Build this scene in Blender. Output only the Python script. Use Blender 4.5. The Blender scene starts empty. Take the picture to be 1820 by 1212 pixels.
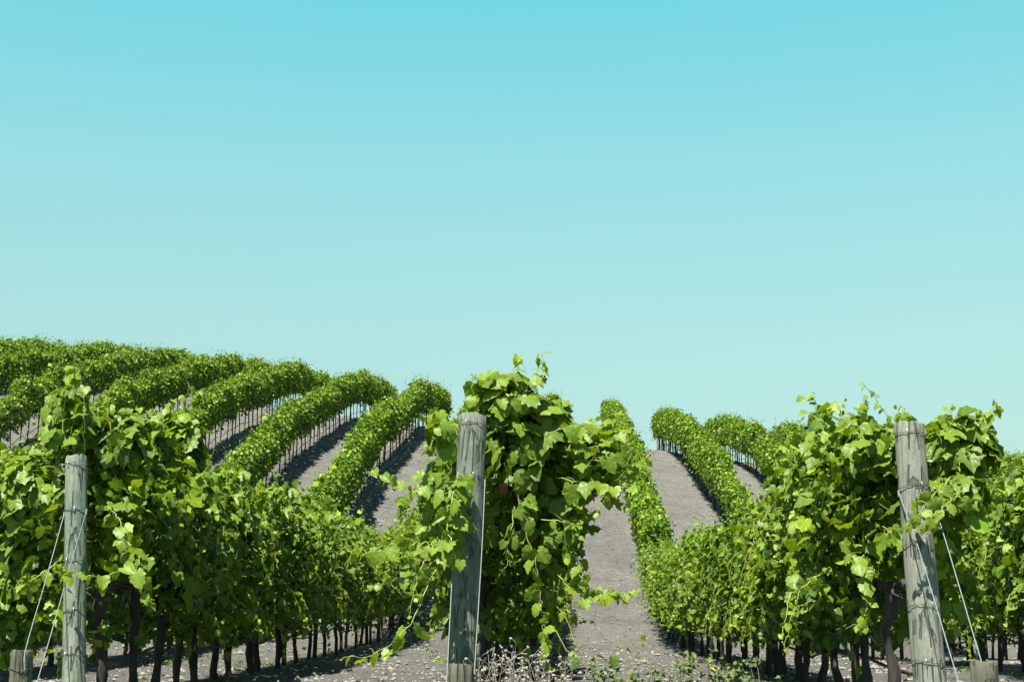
import bpy, math, random
import numpy as np
from mathutils import Vector, Matrix

# ------------------------------------------------------------------ scene, camera frame
SC = bpy.context.scene
COL = SC.collection
Z0 = 1.7                                   # eye height above world zero
FPX, CX, CY = 2528.0, 910.0, 606.0         # lens in photo pixels (1820 x 1212)
TH = math.atan(451 / FPX)
PSI = math.atan(99 * math.cos(TH) / FPX)
FWD = np.array([-math.sin(PSI) * math.cos(TH), math.cos(PSI) * math.cos(TH), math.sin(TH)])
RGT = np.array([math.cos(PSI), math.sin(PSI), 0.0])
UPV = np.cross(RGT, FWD)
EYE = np.array([0, 0, Z0])


def at(x, y, Y):
    """world point at depth Y that the photo shows at pixel x, y"""
    d = FWD + RGT * (x - CX) / FPX + UPV * (CY - y) / FPX
    return EYE + d * (Y / d[1])


def pix(p):
    d = np.asarray(p) - EYE
    k = d @ FWD
    return CX + FPX * (d @ RGT) / k, CY - FPX * (d @ UPV) / k, k


# ------------------------------------------------------------------ terrain
_gy = np.array([-4000, -600, -60, 0, 4, 7, 9.5, 14, 20, 26, 28.5, 30.5, 32.5, 35, 38, 40, 42, 44, 47, 50, 53.5, 57,
                61, 65, 70, 76, 82, 90, 105, 140, 250, 600, 4000.])
_gz = np.array([-2, -2, -1.7, -1.45, -1.3, -.98, -.80, -.84, -.9, -.97, -.93, -.78, -.45, 0.05, .72, 1.3, 2.0, 2.66,
                3.38, 3.97, 4.76, 5.6, 6.32, 6.95, 7.62, 8.05, 8.2, 8.1, 7.4, 4.5, -3, -8, -8.])
_ys = np.arange(-80, 300, .25)
_k = np.exp(-.5 * (np.arange(-16, 17) / 5.0) ** 2); _k /= _k.sum()
_zs = np.convolve(np.pad(np.interp(_ys, _gy, _gz), 16, mode='edge'), _k, 'valid')


def terr(X, Y):
    X = np.asarray(X, float); Y = np.asarray(Y, float)
    g = np.where((Y > -80) & (Y < 299), np.interp(Y, _ys, _zs), np.interp(Y, _gy, _gz))
    w = np.clip((Y - 19) / 31, 0, 1); w = w * w * (3 - 2 * w) * .35 + w * .65
    w = w * np.clip((260 - Y) / 150, 0, 1)
    tx = np.where(X < -15, -15 - 7 * (1 - np.exp(np.minimum(X + 15, 0) / 7)), np.where(X > 18, 18 + 6 * (1 - np.exp(-np.maximum(X - 18, 0) / 6)), X))
    drop = .055 * np.clip(Y - 60, 0, 60) * np.clip((-X - 1) / 5, 0, 1)
    return Z0 + g - drop - .138 * tx * w


X0, DX = -.645, 2.75
RNG = np.random.default_rng(7)


# ------------------------------------------------------------------ node helpers / materials
def new_mat(name):
    m = bpy.data.materials.new(name); m.use_nodes = True
    nt = m.node_tree; nt.nodes.clear()
    out = nt.nodes.new('ShaderNodeOutputMaterial')
    return m, nt, out


def N(nt, typ, **kw):
    n = nt.nodes.new(typ)
    for k, v in kw.items():
        if k in n.inputs.keys():
            n.inputs[k].default_value = v
        else:
            setattr(n, k, v)
    return n


def L(nt, a, b): nt.links.new(a, b)


def ramp(nt, stops, fac=None, interp='LINEAR'):
    r = nt.nodes.new('ShaderNodeValToRGB'); cr = r.color_ramp; cr.interpolation = interp
    while len(cr.elements) < len(stops): cr.elements.new(.5)
    for e, (p, c) in zip(cr.elements, stops):
        e.position = p; e.color = (*c, 1) if len(c) == 3 else c
    if fac is not None: L(nt, fac, r.inputs[0])
    return r


def math_n(nt, op, a, b=None):
    n = nt.nodes.new('ShaderNodeMath'); n.operation = op
    for i, v in enumerate((a, b)):
        if v is None: continue
        if isinstance(v, (int, float)): n.inputs[i].default_value = v
        else: L(nt, v, n.inputs[i])
    return n.outputs[0]


def leaf_material(name, veins, ramp_cols, trans=.25, rough=.46):
    m, nt, out = new_mat(name)
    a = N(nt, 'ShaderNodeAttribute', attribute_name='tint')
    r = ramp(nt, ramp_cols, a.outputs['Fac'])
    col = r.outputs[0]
    if veins:
        uv = N(nt, 'ShaderNodeAttribute', attribute_name='luv')
        sx = N(nt, 'ShaderNodeSeparateXYZ'); L(nt, uv.outputs['Vector'], sx.inputs[0])
        ang = math_n(nt, 'ARCTAN2', sx.outputs[0], sx.outputs[1])
        s = math_n(nt, 'ABSOLUTE', math_n(nt, 'SINE', math_n(nt, 'MULTIPLY', ang, 3.3)))
        rad = math_n(nt, 'SQRT', math_n(nt, 'ADD', math_n(nt, 'MULTIPLY', sx.outputs[0], sx.outputs[0]), math_n(nt, 'MULTIPLY', sx.outputs[1], sx.outputs[1])))
        mr = N(nt, 'ShaderNodeMapRange'); L(nt, math_n(nt, 'MULTIPLY', s, rad), mr.inputs[0])
        mr.inputs[1].default_value = .015; mr.inputs[2].default_value = .075; mr.inputs[3].default_value = .5; mr.inputs[4].default_value = 0
        mx = N(nt, 'ShaderNodeMix', data_type='RGBA'); L(nt, mr.outputs[0], mx.inputs[0]); L(nt, col, mx.inputs[6])
        mx.inputs[7].default_value = (.28, .40, .04, 1); col = mx.outputs[2]
    geo = N(nt, 'ShaderNodeNewGeometry')
    bk = N(nt, 'ShaderNodeMix', data_type='RGBA'); L(nt, math_n(nt, 'MULTIPLY', geo.outputs['Backfacing'], .6), bk.inputs[0])
    L(nt, col, bk.inputs[6]); bk.inputs[7].default_value = (.11, .17, .022, 1)
    p = N(nt, 'ShaderNodeBsdfPrincipled'); L(nt, bk.outputs[2], p.inputs['Base Color'])
    p.inputs['Roughness'].default_value = rough; p.inputs['Specular IOR Level'].default_value = .30
    if veins:
        tc = N(nt, 'ShaderNodeTexCoord')
        nz = N(nt, 'ShaderNodeTexNoise', Scale=28.0, Detail=2.0); L(nt, tc.outputs['Object'], nz.inputs['Vector'])
        bp = N(nt, 'ShaderNodeBump', Strength=.35, Distance=.02); L(nt, nz.outputs[0], bp.inputs['Height']); L(nt, bp.outputs[0], p.inputs['Normal'])
    hs = N(nt, 'ShaderNodeMix', data_type='RGBA', blend_type='MULTIPLY'); hs.inputs[0].default_value = 1
    L(nt, col, hs.inputs[6]); hs.inputs[7].default_value = (1.9, 1.65, .6, 1)
    t = N(nt, 'ShaderNodeBsdfTranslucent'); L(nt, hs.outputs[2], t.inputs[0])
    mix = N(nt, 'ShaderNodeMixShader'); mix.inputs[0].default_value = trans
    L(nt, p.outputs[0], mix.inputs[1]); L(nt, t.outputs[0], mix.inputs[2]); L(nt, mix.outputs[0], out.inputs[0])
    return m


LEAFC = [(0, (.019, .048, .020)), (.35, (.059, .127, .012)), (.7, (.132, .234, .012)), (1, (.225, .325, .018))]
M_LEAF = leaf_material('grape_leaf', True, LEAFC)
M_LEAF_FAR = leaf_material('grape_leaf_small', False, LEAFC, .24, .5)


def simple(name, color, rough=.7, metal=0, noise=None, bump=0, stretch=(1, 1, 1)):
    m, nt, out = new_mat(name)
    p = N(nt, 'ShaderNodeBsdfPrincipled'); p.inputs['Roughness'].default_value = rough; p.inputs['Metallic'].default_value = metal
    p.inputs['Base Color'].default_value = (*color, 1)
    if noise:
        tc = N(nt, 'ShaderNodeTexCoord'); mp = N(nt, 'ShaderNodeMapping'); mp.inputs['Scale'].default_value = stretch
        L(nt, tc.outputs['Object'], mp.inputs[0])
        nz = N(nt, 'ShaderNodeTexNoise', Scale=noise[0], Detail=6.0); L(nt, mp.outputs[0], nz.inputs['Vector'])
        r = ramp(nt, [(.3, color), (.7, noise[1])], nz.outputs[0]); L(nt, r.outputs[0], p.inputs['Base Color'])
        if bump:
            b = N(nt, 'ShaderNodeBump', Strength=bump, Distance=.02); L(nt, nz.outputs[0], b.inputs['Height']); L(nt, b.outputs[0], p.inputs['Normal'])
    L(nt, p.outputs[0], out.inputs[0])
    return m


M_BARK = simple('vine_bark', (.018, .015, .014), .95, 0, (22, (.055, .045, .04)), .8, (1, 1, .25))
M_STEM = simple('green_shoot_stem', (.20, .26, .05), .5, 0, (9, (.28, .30, .08)))
M_CANE = simple('brown_cane', (.17, .13, .06), .7, 0, (14, (.25, .22, .09)))
M_WIRE = simple('galvanised_cable', (.17, .215, .22), .65, .1, (60, (.12, .15, .155)))
M_LOOP = simple('rusty_wire', (.07, .065, .062), .7, .2, (40, (.13, .115, .105)))
M_STAPLE = simple('zinc_staple', (.62, .66, .70), .35, .8)
M_HOSE = simple('black_poly_hose', (.018, .018, .02), .5, 0, (30, (.04, .04, .042)))
M_DRY = simple('dry_weed_stem', (.17, .155, .125), .85, 0, (25, (.27, .25, .21)))
M_SEED = simple('dry_seed_head', (.20, .19, .165), .9, 0, (120, (.36, .34, .30)))
M_WEED = simple('weed_green', (.05, .085, .02), .7, 0, (18, (.10, .14, .03)))
M_WEEDSTEM = simple('weed_stem', (.11, .14, .045), .7)
M_YELLOW = simple('yellow_flower', (.75, .52, .02), .6)
M_RED = simple('withered_red_leaf', (.014, .005, .004), .9, 0, (30, (.024, .009, .007)))  # red darkened so the colour itself carries the shade inside the vine
M_RED.node_tree.nodes['Principled BSDF'].inputs['Specular IOR Level'].default_value = .05


def wood_material(name, grey, green, amount, seed, dark=.64):
    m, nt, out = new_mat(name)
    tc = N(nt, 'ShaderNodeTexCoord')
    mp = N(nt, 'ShaderNodeMapping'); mp.inputs['Scale'].default_value = (1, 1, .07); mp.inputs['Location'].default_value = (seed, seed * 2, seed)
    L(nt, tc.outputs['Object'], mp.inputs[0])
    g1 = N(nt, 'ShaderNodeTexNoise', Scale=46.0, Detail=8.0, Roughness=.65); L(nt, mp.outputs[0], g1.inputs['Vector'])
    mp2 = N(nt, 'ShaderNodeMapping'); mp2.inputs['Scale'].default_value = (1, 1, .28); mp2.inputs['Location'].default_value = (seed * 3, seed, seed)
    L(nt, tc.outputs['Object'], mp2.inputs[0])
    g2 = N(nt, 'ShaderNodeTexNoise', Scale=9.0, Detail=4.0); L(nt, mp2.outputs[0], g2.inputs['Vector'])
    base = ramp(nt, [(.36, tuple(c * dark for c in grey)), (.5, grey), (.66, tuple(min(1, c * 1.28) for c in grey))], g1.outputs[0])
    gm = ramp(nt, [(.5 - amount * .3, (0, 0, 0)), (.62, (1, 1, 1))], g2.outputs[0])
    mx = N(nt, 'ShaderNodeMix', data_type='RGBA'); L(nt, math_n(nt, 'MULTIPLY', gm.outputs[0], amount), mx.inputs[0])
    L(nt, base.outputs[0], mx.inputs[6])
    gr = ramp(nt, [(.25, tuple(c * .6 for c in green)), (.7, green)], g1.outputs[0]); L(nt, gr.outputs[0], mx.inputs[7])
    # drying cracks
    mp3 = N(nt, 'ShaderNodeMapping'); mp3.inputs['Scale'].default_value = (1, 1, .035); mp3.inputs['Location'].default_value = (seed, 4 + seed, 1)
    L(nt, tc.outputs['Object'], mp3.inputs[0])
    vo = N(nt, 'ShaderNodeTexVoronoi', feature='DISTANCE_TO_EDGE', Scale=17.0); L(nt, mp3.outputs[0], vo.inputs['Vector'])
    ck = ramp(nt, [(0, (1, 1, 1)), (.05, (.6, .6, .6)), (.08, (0, 0, 0))], vo.outputs['Distance'])
    cn = N(nt, 'ShaderNodeTexNoise', Scale=5.0, Detail=2.0); L(nt, tc.outputs['Object'], cn.inputs['Vector'])
    cr = math_n(nt, 'MULTIPLY', ck.outputs[0], math_n(nt, 'GREATER_THAN', cn.outputs[0], .5))
    mx2 = N(nt, 'ShaderNodeMix', data_type='RGBA'); L(nt, math_n(nt, 'MULTIPLY', cr, .6), mx2.inputs[0])
    L(nt, mx.outputs[2], mx2.inputs[6]); mx2.inputs[7].default_value = (.03, .03, .028, 1)
    # small dark knots and nail holes
    sp = N(nt, 'ShaderNodeTexVoronoi', Scale=14.0); L(nt, tc.outputs['Object'], sp.inputs['Vector'])
    sr = ramp(nt, [(.07, (1, 1, 1)), (.1, (0, 0, 0))], sp.outputs['Distance'])
    mx3 = N(nt, 'ShaderNodeMix', data_type='RGBA'); L(nt, math_n(nt, 'MULTIPLY', sr.outputs[0], .6), mx3.inputs[0])
    L(nt, mx2.outputs[2], mx3.inputs[6]); mx3.inputs[7].default_value = (.05, .05, .045, 1)
    p = N(nt, 'ShaderNodeBsdfPrincipled'); p.inputs['Roughness'].default_value = .85; L(nt, mx3.outputs[2], p.inputs['Base Color'])
    hb = math_n(nt, 'SUBTRACT', g1.outputs[0], math_n(nt, 'MULTIPLY', cr, .8))
    b = N(nt, 'ShaderNodeBump', Strength=1.0, Distance=.02); L(nt, hb, b.inputs['Height']); L(nt, b.outputs[0], p.inputs['Normal'])
    L(nt, p.outputs[0], out.inputs[0])
    return m


def ground_material():
    m, nt, out = new_mat('dry_tilled_soil')
    tc = N(nt, 'ShaderNodeTexCoord')
    pos = tc.outputs['Object']
    mpA = N(nt, 'ShaderNodeMapping'); mpA.inputs['Scale'].default_value = (.8, 2.2, 1); L(nt, pos, mpA.inputs[0])
    n1 = N(nt, 'ShaderNodeTexNoise', Scale=.55, Detail=5.0, Roughness=.6); L(nt, pos, n1.inputs['Vector'])
    n2 = N(nt, 'ShaderNodeTexNoise', Scale=7.0, Detail=8.0, Roughness=.72); L(nt, mpA.outputs[0], n2.inputs['Vector'])
    n3 = N(nt, 'ShaderNodeTexNoise', Scale=42.0, Detail=6.0, Roughness=.7); L(nt, mpA.outputs[0], n3.inputs['Vector'])
    base = ramp(nt, [(.25, (.180, .183, .177)), (.5, (.250, .248, .237)), (.75, (.315, .306, .280))], n1.outputs[0])
    f2 = ramp(nt, [(.36, (.42, .43, .45)), (.52, (1, 1, 1)), (.68, (1.25, 1.22, 1.18))], n2.outputs[0])
    mu = N(nt, 'ShaderNodeMix', data_type='RGBA', blend_type='MULTIPLY'); mu.inputs[0].default_value = .8
    L(nt, base.outputs[0], mu.inputs[6]); L(nt, f2.outputs[0], mu.inputs[7])
    f3 = ramp(nt, [(.38, (.4, .4, .43)), (.5, (1, 1, 1)), (.66, (1.3, 1.27, 1.22))], n3.outputs[0])
    mu2 = N(nt, 'ShaderNodeMix', data_type='RGBA', blend_type='MULTIPLY'); mu2.inputs[0].default_value = .7
    L(nt, mu.outputs[2], mu2.inputs[6]); L(nt, f3.outputs[0], mu2.inputs[7])
    p = N(nt, 'ShaderNodeBsdfPrincipled'); p.inputs['Roughness'].default_value = .95; p.inputs['Specular IOR Level'].default_value = .2
    L(nt, mu2.outputs[2], p.inputs['Base Color'])
    hh = math_n(nt, 'ADD', math_n(nt, 'MULTIPLY', n2.outputs[0], 1.0), math_n(nt, 'MULTIPLY', n3.outputs[0], .35))
    b = N(nt, 'ShaderNodeBump', Strength=1.0, Distance=.17); L(nt, hh, b.inputs['Height']); L(nt, b.outputs[0], p.inputs['Normal'])
    L(nt, p.outputs[0], out.inputs[0])
    return m


M_GROUND = ground_material()
M_CLOD = simple('soil_clod', (.15, .143, .13), .95, 0, (15, (.26, .25, .225)))
M_LITTER = leaf_material('dead_leaf', False, [(0, (.04, .025, .022)), (.4, (.11, .045, .035)), (.7, (.13, .085, .05)), (1, (.22, .19, .13))], .1, .8)


# ------------------------------------------------------------------ mesh helpers
class Geo:
    """collects triangles/quads with a tint, a leaf uv and a material slot"""
    def __init__(s): s.v, s.f, s.t, s.u, s.m, s.n = [], [], [], [], [], 0

    def add(s, v, f, tint=0., uv=None, mat=0):
        v = np.asarray(v, float); f = np.asarray(f, np.int64)
        if f.shape[1] == 4: f = np.concatenate([f[:, [0, 1, 2]], f[:, [0, 2, 3]]])
        s.v.append(v); s.f.append(f + s.n)
        s.t.append(np.broadcast_to(np.asarray(tint, float), (len(v),)))
        s.u.append(np.zeros((len(v), 3)) if uv is None else uv)
        s.m.append(np.full(len(f), mat)); s.n += len(v)

    def merge(s, o, M=None, mat_shift=0):
        v, f, t, u, m = o.arrays()
        if M is not None: v = v @ M[:3, :3].T + M[:3, 3]
        s.v.append(v); s.f.append(f + s.n); s.t.append(t); s.u.append(u); s.m.append(m + mat_shift); s.n += len(v)

    def arrays(s):
        if len(s.v) != 1:
            s.v, s.f, s.t, s.u, s.m = [np.concatenate(s.v)], [np.concatenate(s.f)], [np.concatenate(s.t)], [np.concatenate(s.u)], [np.concatenate(s.m)]
        return s.v[0], s.f[0], s.t[0], s.u[0], s.m[0]

    def mesh(s, name, mats, smooth=True, luv=False):
        v, f, t, u, m = s.arrays()
        me = bpy.data.meshes.new(name)
        me.vertices.add(len(v)); me.vertices.foreach_set('co', v.astype(np.float32).ravel())
        me.loops.add(f.size); me.loops.foreach_set('vertex_index', f.astype(np.int32).ravel())
        me.polygons.add(len(f)); me.polygons.foreach_set('loop_start', np.arange(0, f.size, 3, dtype=np.int32))
        for x in mats: me.materials.append(x)
        me.polygons.foreach_set('material_index', m.astype(np.int32))
        me.polygons.foreach_set('use_smooth', np.full(len(f), smooth))
        me.attributes.new('tint', 'FLOAT', 'POINT').data.foreach_set('value', t.astype(np.float32))
        if luv: me.attributes.new('luv', 'FLOAT_VECTOR', 'POINT').data.foreach_set('vector', u.astype(np.float32).ravel())
        me.update(calc_edges=True); me.validate()
        return me


def norm(a): return a / np.maximum(np.linalg.norm(a, axis=-1, keepdims=True), 1e-9)


def tube(g, pts, rad, sides=6, mat=0, tint=.5, caps=True, wob=0, rng=None):
    pts = np.asarray(pts, float); n = len(pts)
    rad = np.broadcast_to(np.asarray(rad, float), (n,))
    T = norm(np.gradient(pts, axis=0))
    ref = np.array([0, 0, 1.]) if abs(T[0, 2]) < .9 else np.array([1., 0, 0])
    A = norm(np.cross(T, ref)); B = np.cross(T, A)
    a = np.linspace(0, 2 * math.pi, sides, endpoint=False)
    rr = rad[:, None] * (1 + (wob * rng.normal(size=(n, sides)) if wob else 0))
    v = pts[:, None] + rr[..., None] * (np.cos(a)[None, :, None] * A[:, None] + np.sin(a)[None, :, None] * B[:, None])
    i, j = np.meshgrid(np.arange(n - 1), np.arange(sides), indexing='ij'); j2 = (j + 1) % sides
    f = np.stack([i * sides + j, i * sides + j2, (i + 1) * sides + j2, (i + 1) * sides + j], -1).reshape(-1, 4)
    v = v.reshape(-1, 3)
    g.add(v, f, tint, mat=mat)
    if caps:
        for k, idx in ((0, 0), (n - 1, (n - 1) * sides)):
            vv = np.concatenate([v[idx:idx + sides], pts[k:k + 1]])
            q = np.arange(sides)
            ff = np.stack([q, (q + 1) % sides, np.full(sides, sides)], -1)
            g.add(vv, ff if k else ff[:, ::-1], tint, mat=mat)


def spline(P, n):
    P = np.asarray(P, float)
    if len(P) < 3: return np.linspace(P[0], P[-1], n)
    Q = np.concatenate([[2 * P[0] - P[1]], P, [2 * P[-1] - P[-2]]])
    out = []
    for u in np.linspace(0, len(P) - 1 - 1e-6, n):
        i = int(u); t = u - i; a, b, c, d = Q[i:i + 4]
        out.append(.5 * (2 * b + (c - a) * t + (2 * a - 5 * b + 4 * c - d) * t * t + (3 * b - a - 3 * c + d) * t ** 3))
    return np.array(out)


# leaf outlines: x across, y towards the tip, petiole joins at the origin
_half = [(.09, -.15), (.27, -.20), (.43, -.12), (.52, .06), (.49, .20), (.56, .36), (.50, .50), (.37, .57), (.33, .70), (.16, .89)]
def _lobed(fold, droop, wave, seed):
    r = np.random.default_rng(seed)
    out = [(0, -.03)] + _half + [(0, 1.0)] + [(-x, y) for x, y in reversed(_half)]
    o = np.array(out) * (1 + r.normal(size=(len(out), 1)) * .05)
    v = np.concatenate([[[0, .22]], o])
    z = fold * np.abs(v[:, 0]) - droop * np.maximum(v[:, 1], 0) ** 2 - .55 * droop * v[:, 0] ** 2 + wave * r.normal(size=len(v))
    z[0] = -.04
    k = len(o); q = np.arange(k)
    f = np.stack([np.zeros(k, int), 1 + (q + 1) % k, 1 + q], -1)
    uv = np.concatenate([v, np.zeros((len(v), 1))], 1)
    return np.column_stack([v, z]), f, uv
LOD0 = [_lobed(f, d, w, i) for i, (f, d, w) in enumerate([(.32, .3, .035), (-.30, .35, .035), (.18, .55, .05), (.50, .2, .04), (-.15, .25, .05), (.08, .75, .06)])]
def _mid(fold, droop, s):
    o = np.array([(0, -.03), (.36, -.17), (.50, .15), (.50, .48), (.24, .60), (0, .98), (-.24, .60), (-.50, .48), (-.50, .15), (-.36, -.17)])
    v = np.concatenate([[[0, .22]], o]); z = fold * np.abs(v[:, 0]) - droop * np.maximum(v[:, 1], 0) ** 2
    k = len(o); q = np.arange(k)
    return np.column_stack([v, z]), np.stack([np.zeros(k, int), 1 + (q + 1) % k, 1 + q], -1), np.zeros((k + 1, 3))
LOD1 = [_mid(f, d, 0) for f, d in ((.3, .2), (-.25, .3), (.1, .5))]
def _far(fold, droop):
    v = np.array([(0, -.1, 0), (.5, .12, fold), (.34, .62, fold * .6 - droop * .4), (0, .95, -droop), (-.34, .62, fold * .6 - droop * .4), (-.5, .12, fold)])
    return v, np.array([(0, 3, 2), (0, 2, 1), (0, 4, 3), (0, 5, 4)])[:, ::-1], np.zeros((6, 3))
LOD2 = [_far(.2, .2), _far(-.2, .3)]
LODS = [LOD0, LOD1, LOD2]


def leaves(g, P, Nr, Tp, S, tint, lod, rng, mat=0):
    P = np.asarray(P, float)
    if len(P) == 0: return
    Nr = norm(np.asarray(Nr, float)); Tp = np.asarray(Tp, float)
    Tp = norm(Tp - (Tp * Nr).sum(-1, keepdims=True) * Nr); Xa = np.cross(Tp, Nr)
    S = np.broadcast_to(np.asarray(S, float), (len(P),)); tint = np.broadcast_to(np.asarray(tint, float), (len(P),))
    which = rng.integers(0, len(LODS[lod]), len(P))
    for k, (v, f, uv) in enumerate(LODS[lod]):
        s = np.nonzero(which == k)[0]
        if not len(s): continue
        B = np.stack([Xa[s], Tp[s], Nr[s]], 1) * S[s][:, None, None]
        w = np.einsum('vk,nkc->nvc', v, B) + P[s][:, None]
        ff = (f[None] + (np.arange(len(s)) * len(v))[:, None, None]).reshape(-1, 3)
        g.add(w.reshape(-1, 3), ff, np.repeat(tint[s], len(v)), np.tile(uv, (len(s), 1)), mat)


def shoot(g, pts, n, size, rng, lod=0, rad=.0045, tip_tint=.98, base_tint=.62, spread=.75, smat=1, petiole=True, tipscale=.4):
    """a green shoot: stem with alternate leaves that shrink towards its tip"""
    C = spline(pts, max(8, n * 2))
    C = C + rng.normal(size=C.shape) * .006
    tube(g, C, np.linspace(rad, rad * .35, len(C)), 5, smat, .6)
    T = norm(np.gradient(C, axis=0))
    P, Nn, Tt, S, ti = [], [], [], [], []
    for i in range(n):
        u = (i + .5) / n; k = min(len(C) - 1, int(u * len(C)))
        side = norm(np.cross(T[k], np.array([0, 0, 1.]) + rng.normal(size=3) * .35)) * (1 if i % 2 else -1)
        sz = size * (1 - (1 - tipscale) * u ** 1.6) * rng.uniform(.68, 1.08)
        d = norm(side * spread + np.array([0, 0, -.10]) + T[k] * .35 + rng.normal(size=3) * .3)
        base = C[k] + d * sz * rng.uniform(.35, .6)
        if petiole: tube(g, np.array([C[k], (C[k] + base) / 2 + [0, 0, .006], base]), .0022, 4, smat, .6, False)
        P.append(base); Tt.append(d * .6 + np.array([0, 0, -.75]) + rng.normal(size=3) * .3)
        Nn.append(np.array([0, 0, .55]) + d * .45 + np.array([-.1, -.35, 0]) + rng.normal(size=3) * .42)
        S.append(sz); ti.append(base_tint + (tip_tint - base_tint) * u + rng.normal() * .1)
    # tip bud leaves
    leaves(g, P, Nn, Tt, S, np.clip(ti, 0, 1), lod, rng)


def tendril(g, p, d, ln, rng, mat=1):
    u = np.linspace(0, 1, 9)[:, None]
    c = p + d * ln * u + np.array([0, 0, -1.]) * (u ** 2) * ln * .4 + rng.normal(size=(9, 3)) * .004
    tube(g, c, np.linspace(.0022, .0009, 9), 4, mat, .8, False)


def canopy(rng, lod, n, hw=.44, z0=.62, z1=1.92, length=1.0, size=.115, tops=3, drops=2, lump=.24, xoff=0, tint=(.46, .24), keep=None):
    """hedge-like foliage of one vine: leaves packed into a lumpy rounded volume along y"""
    g = Geo()
    zc, hh = (z0 + z1) / 2, (z1 - z0) / 2
    ph = rng.uniform(0, 6.28, 8); fr = rng.uniform(.7, 2.2, 8)
    def lumpf(y, a): return 1 + lump * (np.sin(fr[0] * 5 * y + ph[0] + a) * .7 + np.sin(fr[1] * 9 * y + 3 * a + ph[1]) * .8 + np.sin(5 * a + fr[2] * 7 * y + ph[2]) * .7 + np.sin(8 * a - fr[3] * 12 * y + ph[3]) * .5) / 1.6
    y = rng.uniform(-.5, .5, n) * length * 1.16
    a = rng.uniform(0, 2 * math.pi, n)
    lower = np.sin(a) < -.5
    a = np.where(lower & (rng.random(n) < .35), -a, a)
    r = 1 + .08 * rng.normal(size=n) - np.abs(rng.normal(size=n)) * .2
    r = np.where(rng.random(n) < .12, rng.uniform(.15, .8, n), r) * lumpf(y, a)
    ca, sa = np.cos(a), np.sin(a)
    x = hw * np.sign(ca) * np.abs(ca) ** .75 * r
    z = zc + hh * np.sign(sa) * np.abs(sa) ** .8 * r
    out = np.column_stack([ca * 1.0, rng.normal(size=n) * .22, sa * .85])
    P = np.column_stack([x + xoff, y, z])
    up = np.array([0, 0, 1.])
    Nn = out * .7 + up * .4 + rng.normal(size=(n, 3)) * .62
    Tp = -up * .8 + out * .4 + rng.normal(size=(n, 3)) * .4
    if keep is not None:
        kk = keep(P, rng); P, Nn, Tp, y, a, r, z = P[kk], Nn[kk], Tp[kk], y[kk], a[kk], r[kk], z[kk]; n = len(P)
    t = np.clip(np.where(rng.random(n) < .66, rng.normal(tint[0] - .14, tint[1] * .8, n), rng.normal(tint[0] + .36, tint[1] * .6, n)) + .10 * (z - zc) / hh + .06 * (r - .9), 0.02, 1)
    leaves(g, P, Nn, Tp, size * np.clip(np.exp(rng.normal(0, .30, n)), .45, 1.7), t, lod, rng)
    st = 1
    for k in range(tops):
        b = np.array([xoff + rng.normal() * hw * .45, rng.uniform(-.5, .5) * length, z1 - .12])
        h = rng.uniform(.14, .42) * (1.0 if lod < 2 else 1.05)
        e = b + np.array([rng.normal() * .12, rng.normal() * .12, h])
        if lod < 2: shoot(g, [b, (b + e) / 2 + rng.normal(size=3) * .03, e], int(5 + h * 12), size * .9, rng, lod, petiole=lod == 0)
        else:
            m = 6; u = np.linspace(0, 1, m)[:, None]
            leaves(g, b + (e - b) * u + rng.normal(size=(m, 3)) * .035, rng.normal(size=(m, 3)) + up * .4, rng.normal(size=(m, 3)) - up, size * np.linspace(.9, .5, m), .7, lod, rng)
    for k in range(drops):
        sgn = rng.choice([-1, 1])
        b = np.array([xoff + sgn * hw * .8, rng.uniform(-.5, .5) * length, rng.uniform(z0 + .12, z1 - .15)])
        e = b + np.array([sgn * rng.uniform(.06, .36), rng.normal() * .22, -rng.uniform(.12, .5)])
        if lod < 2: shoot(g, [b, b + (e - b) * .4 + np.array([sgn * .08, 0, .05]), e], int(rng.integers(7, 12)), size, rng, lod, petiole=lod == 0)
        else:
            m = 7; u = np.linspace(0, 1, m)[:, None]
            leaves(g, b + (e - b) * u + rng.normal(size=(m, 3)) * .03, rng.normal(size=(m, 3)) * .5 + np.array([sgn, 0, .6]), rng.normal(size=(m, 3)) * .4 - up, size * .9, .65, lod, rng)
    return g


def trunk_geo(rng, lod, h=.86, r=.034):
    g = Geo()
    n = 9 if lod == 0 else (6 if lod == 1 else 4); sides = (9, 7, 5)[lod]
    u = np.linspace(0, 1, n)
    c = np.column_stack([np.cumsum(rng.normal(size=n)) * .016, np.cumsum(rng.normal(size=n)) * .02, u * (h + .12) - .12])
    c[:, :2] -= c[0, :2]
    rr = r * (1.25 - .35 * np.sin(u * 3.1)) * (1 + rng.normal(size=n) * .12)
    tube(g, c, rr, sides, 0, .5, True, .10, rng)
    for s in (-1, 1):                     # cordon arms along the wire
        k = 6 if lod < 2 else 3
        q = np.linspace(0, 1, k)[:, None]
        arm = c[-1] + np.array([0, s * .5, 0]) * q + np.array([0, 0, .05]) * np.sin(q * 3.1) + rng.normal(size=(k, 3)) * .012
        arm[0] = c[-1] - [0, 0, .03]
        tube(g, arm, np.linspace(r * .8, r * .45, k), sides - 2, 0, .5, True, .1, rng)
        if lod == 0:
            for w in range(2):            # loose cane loops hanging below the head
                b = arm[rng.integers(1, k)]; e = b + np.array([rng.normal() * .1, s * rng.uniform(.05, .3), -rng.uniform(.05, .25)])
                tube(g, spline([b, (b + e) / 2 + rng.normal(size=3) * .05, e], 7), .008, 5, 0)
    return g


def obj(name, data, parent=None):
    o = bpy.data.objects.new(name, data); COL.objects.link(o)
    if parent is not None: o.parent = parent
    return o


def tag(o, label=None, cat=None, group=None, kind=None):
    if label: o['label'] = label
    if cat: o['category'] = cat
    if group: o['group'] = group
    if kind: o['kind'] = kind
    return o


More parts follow.
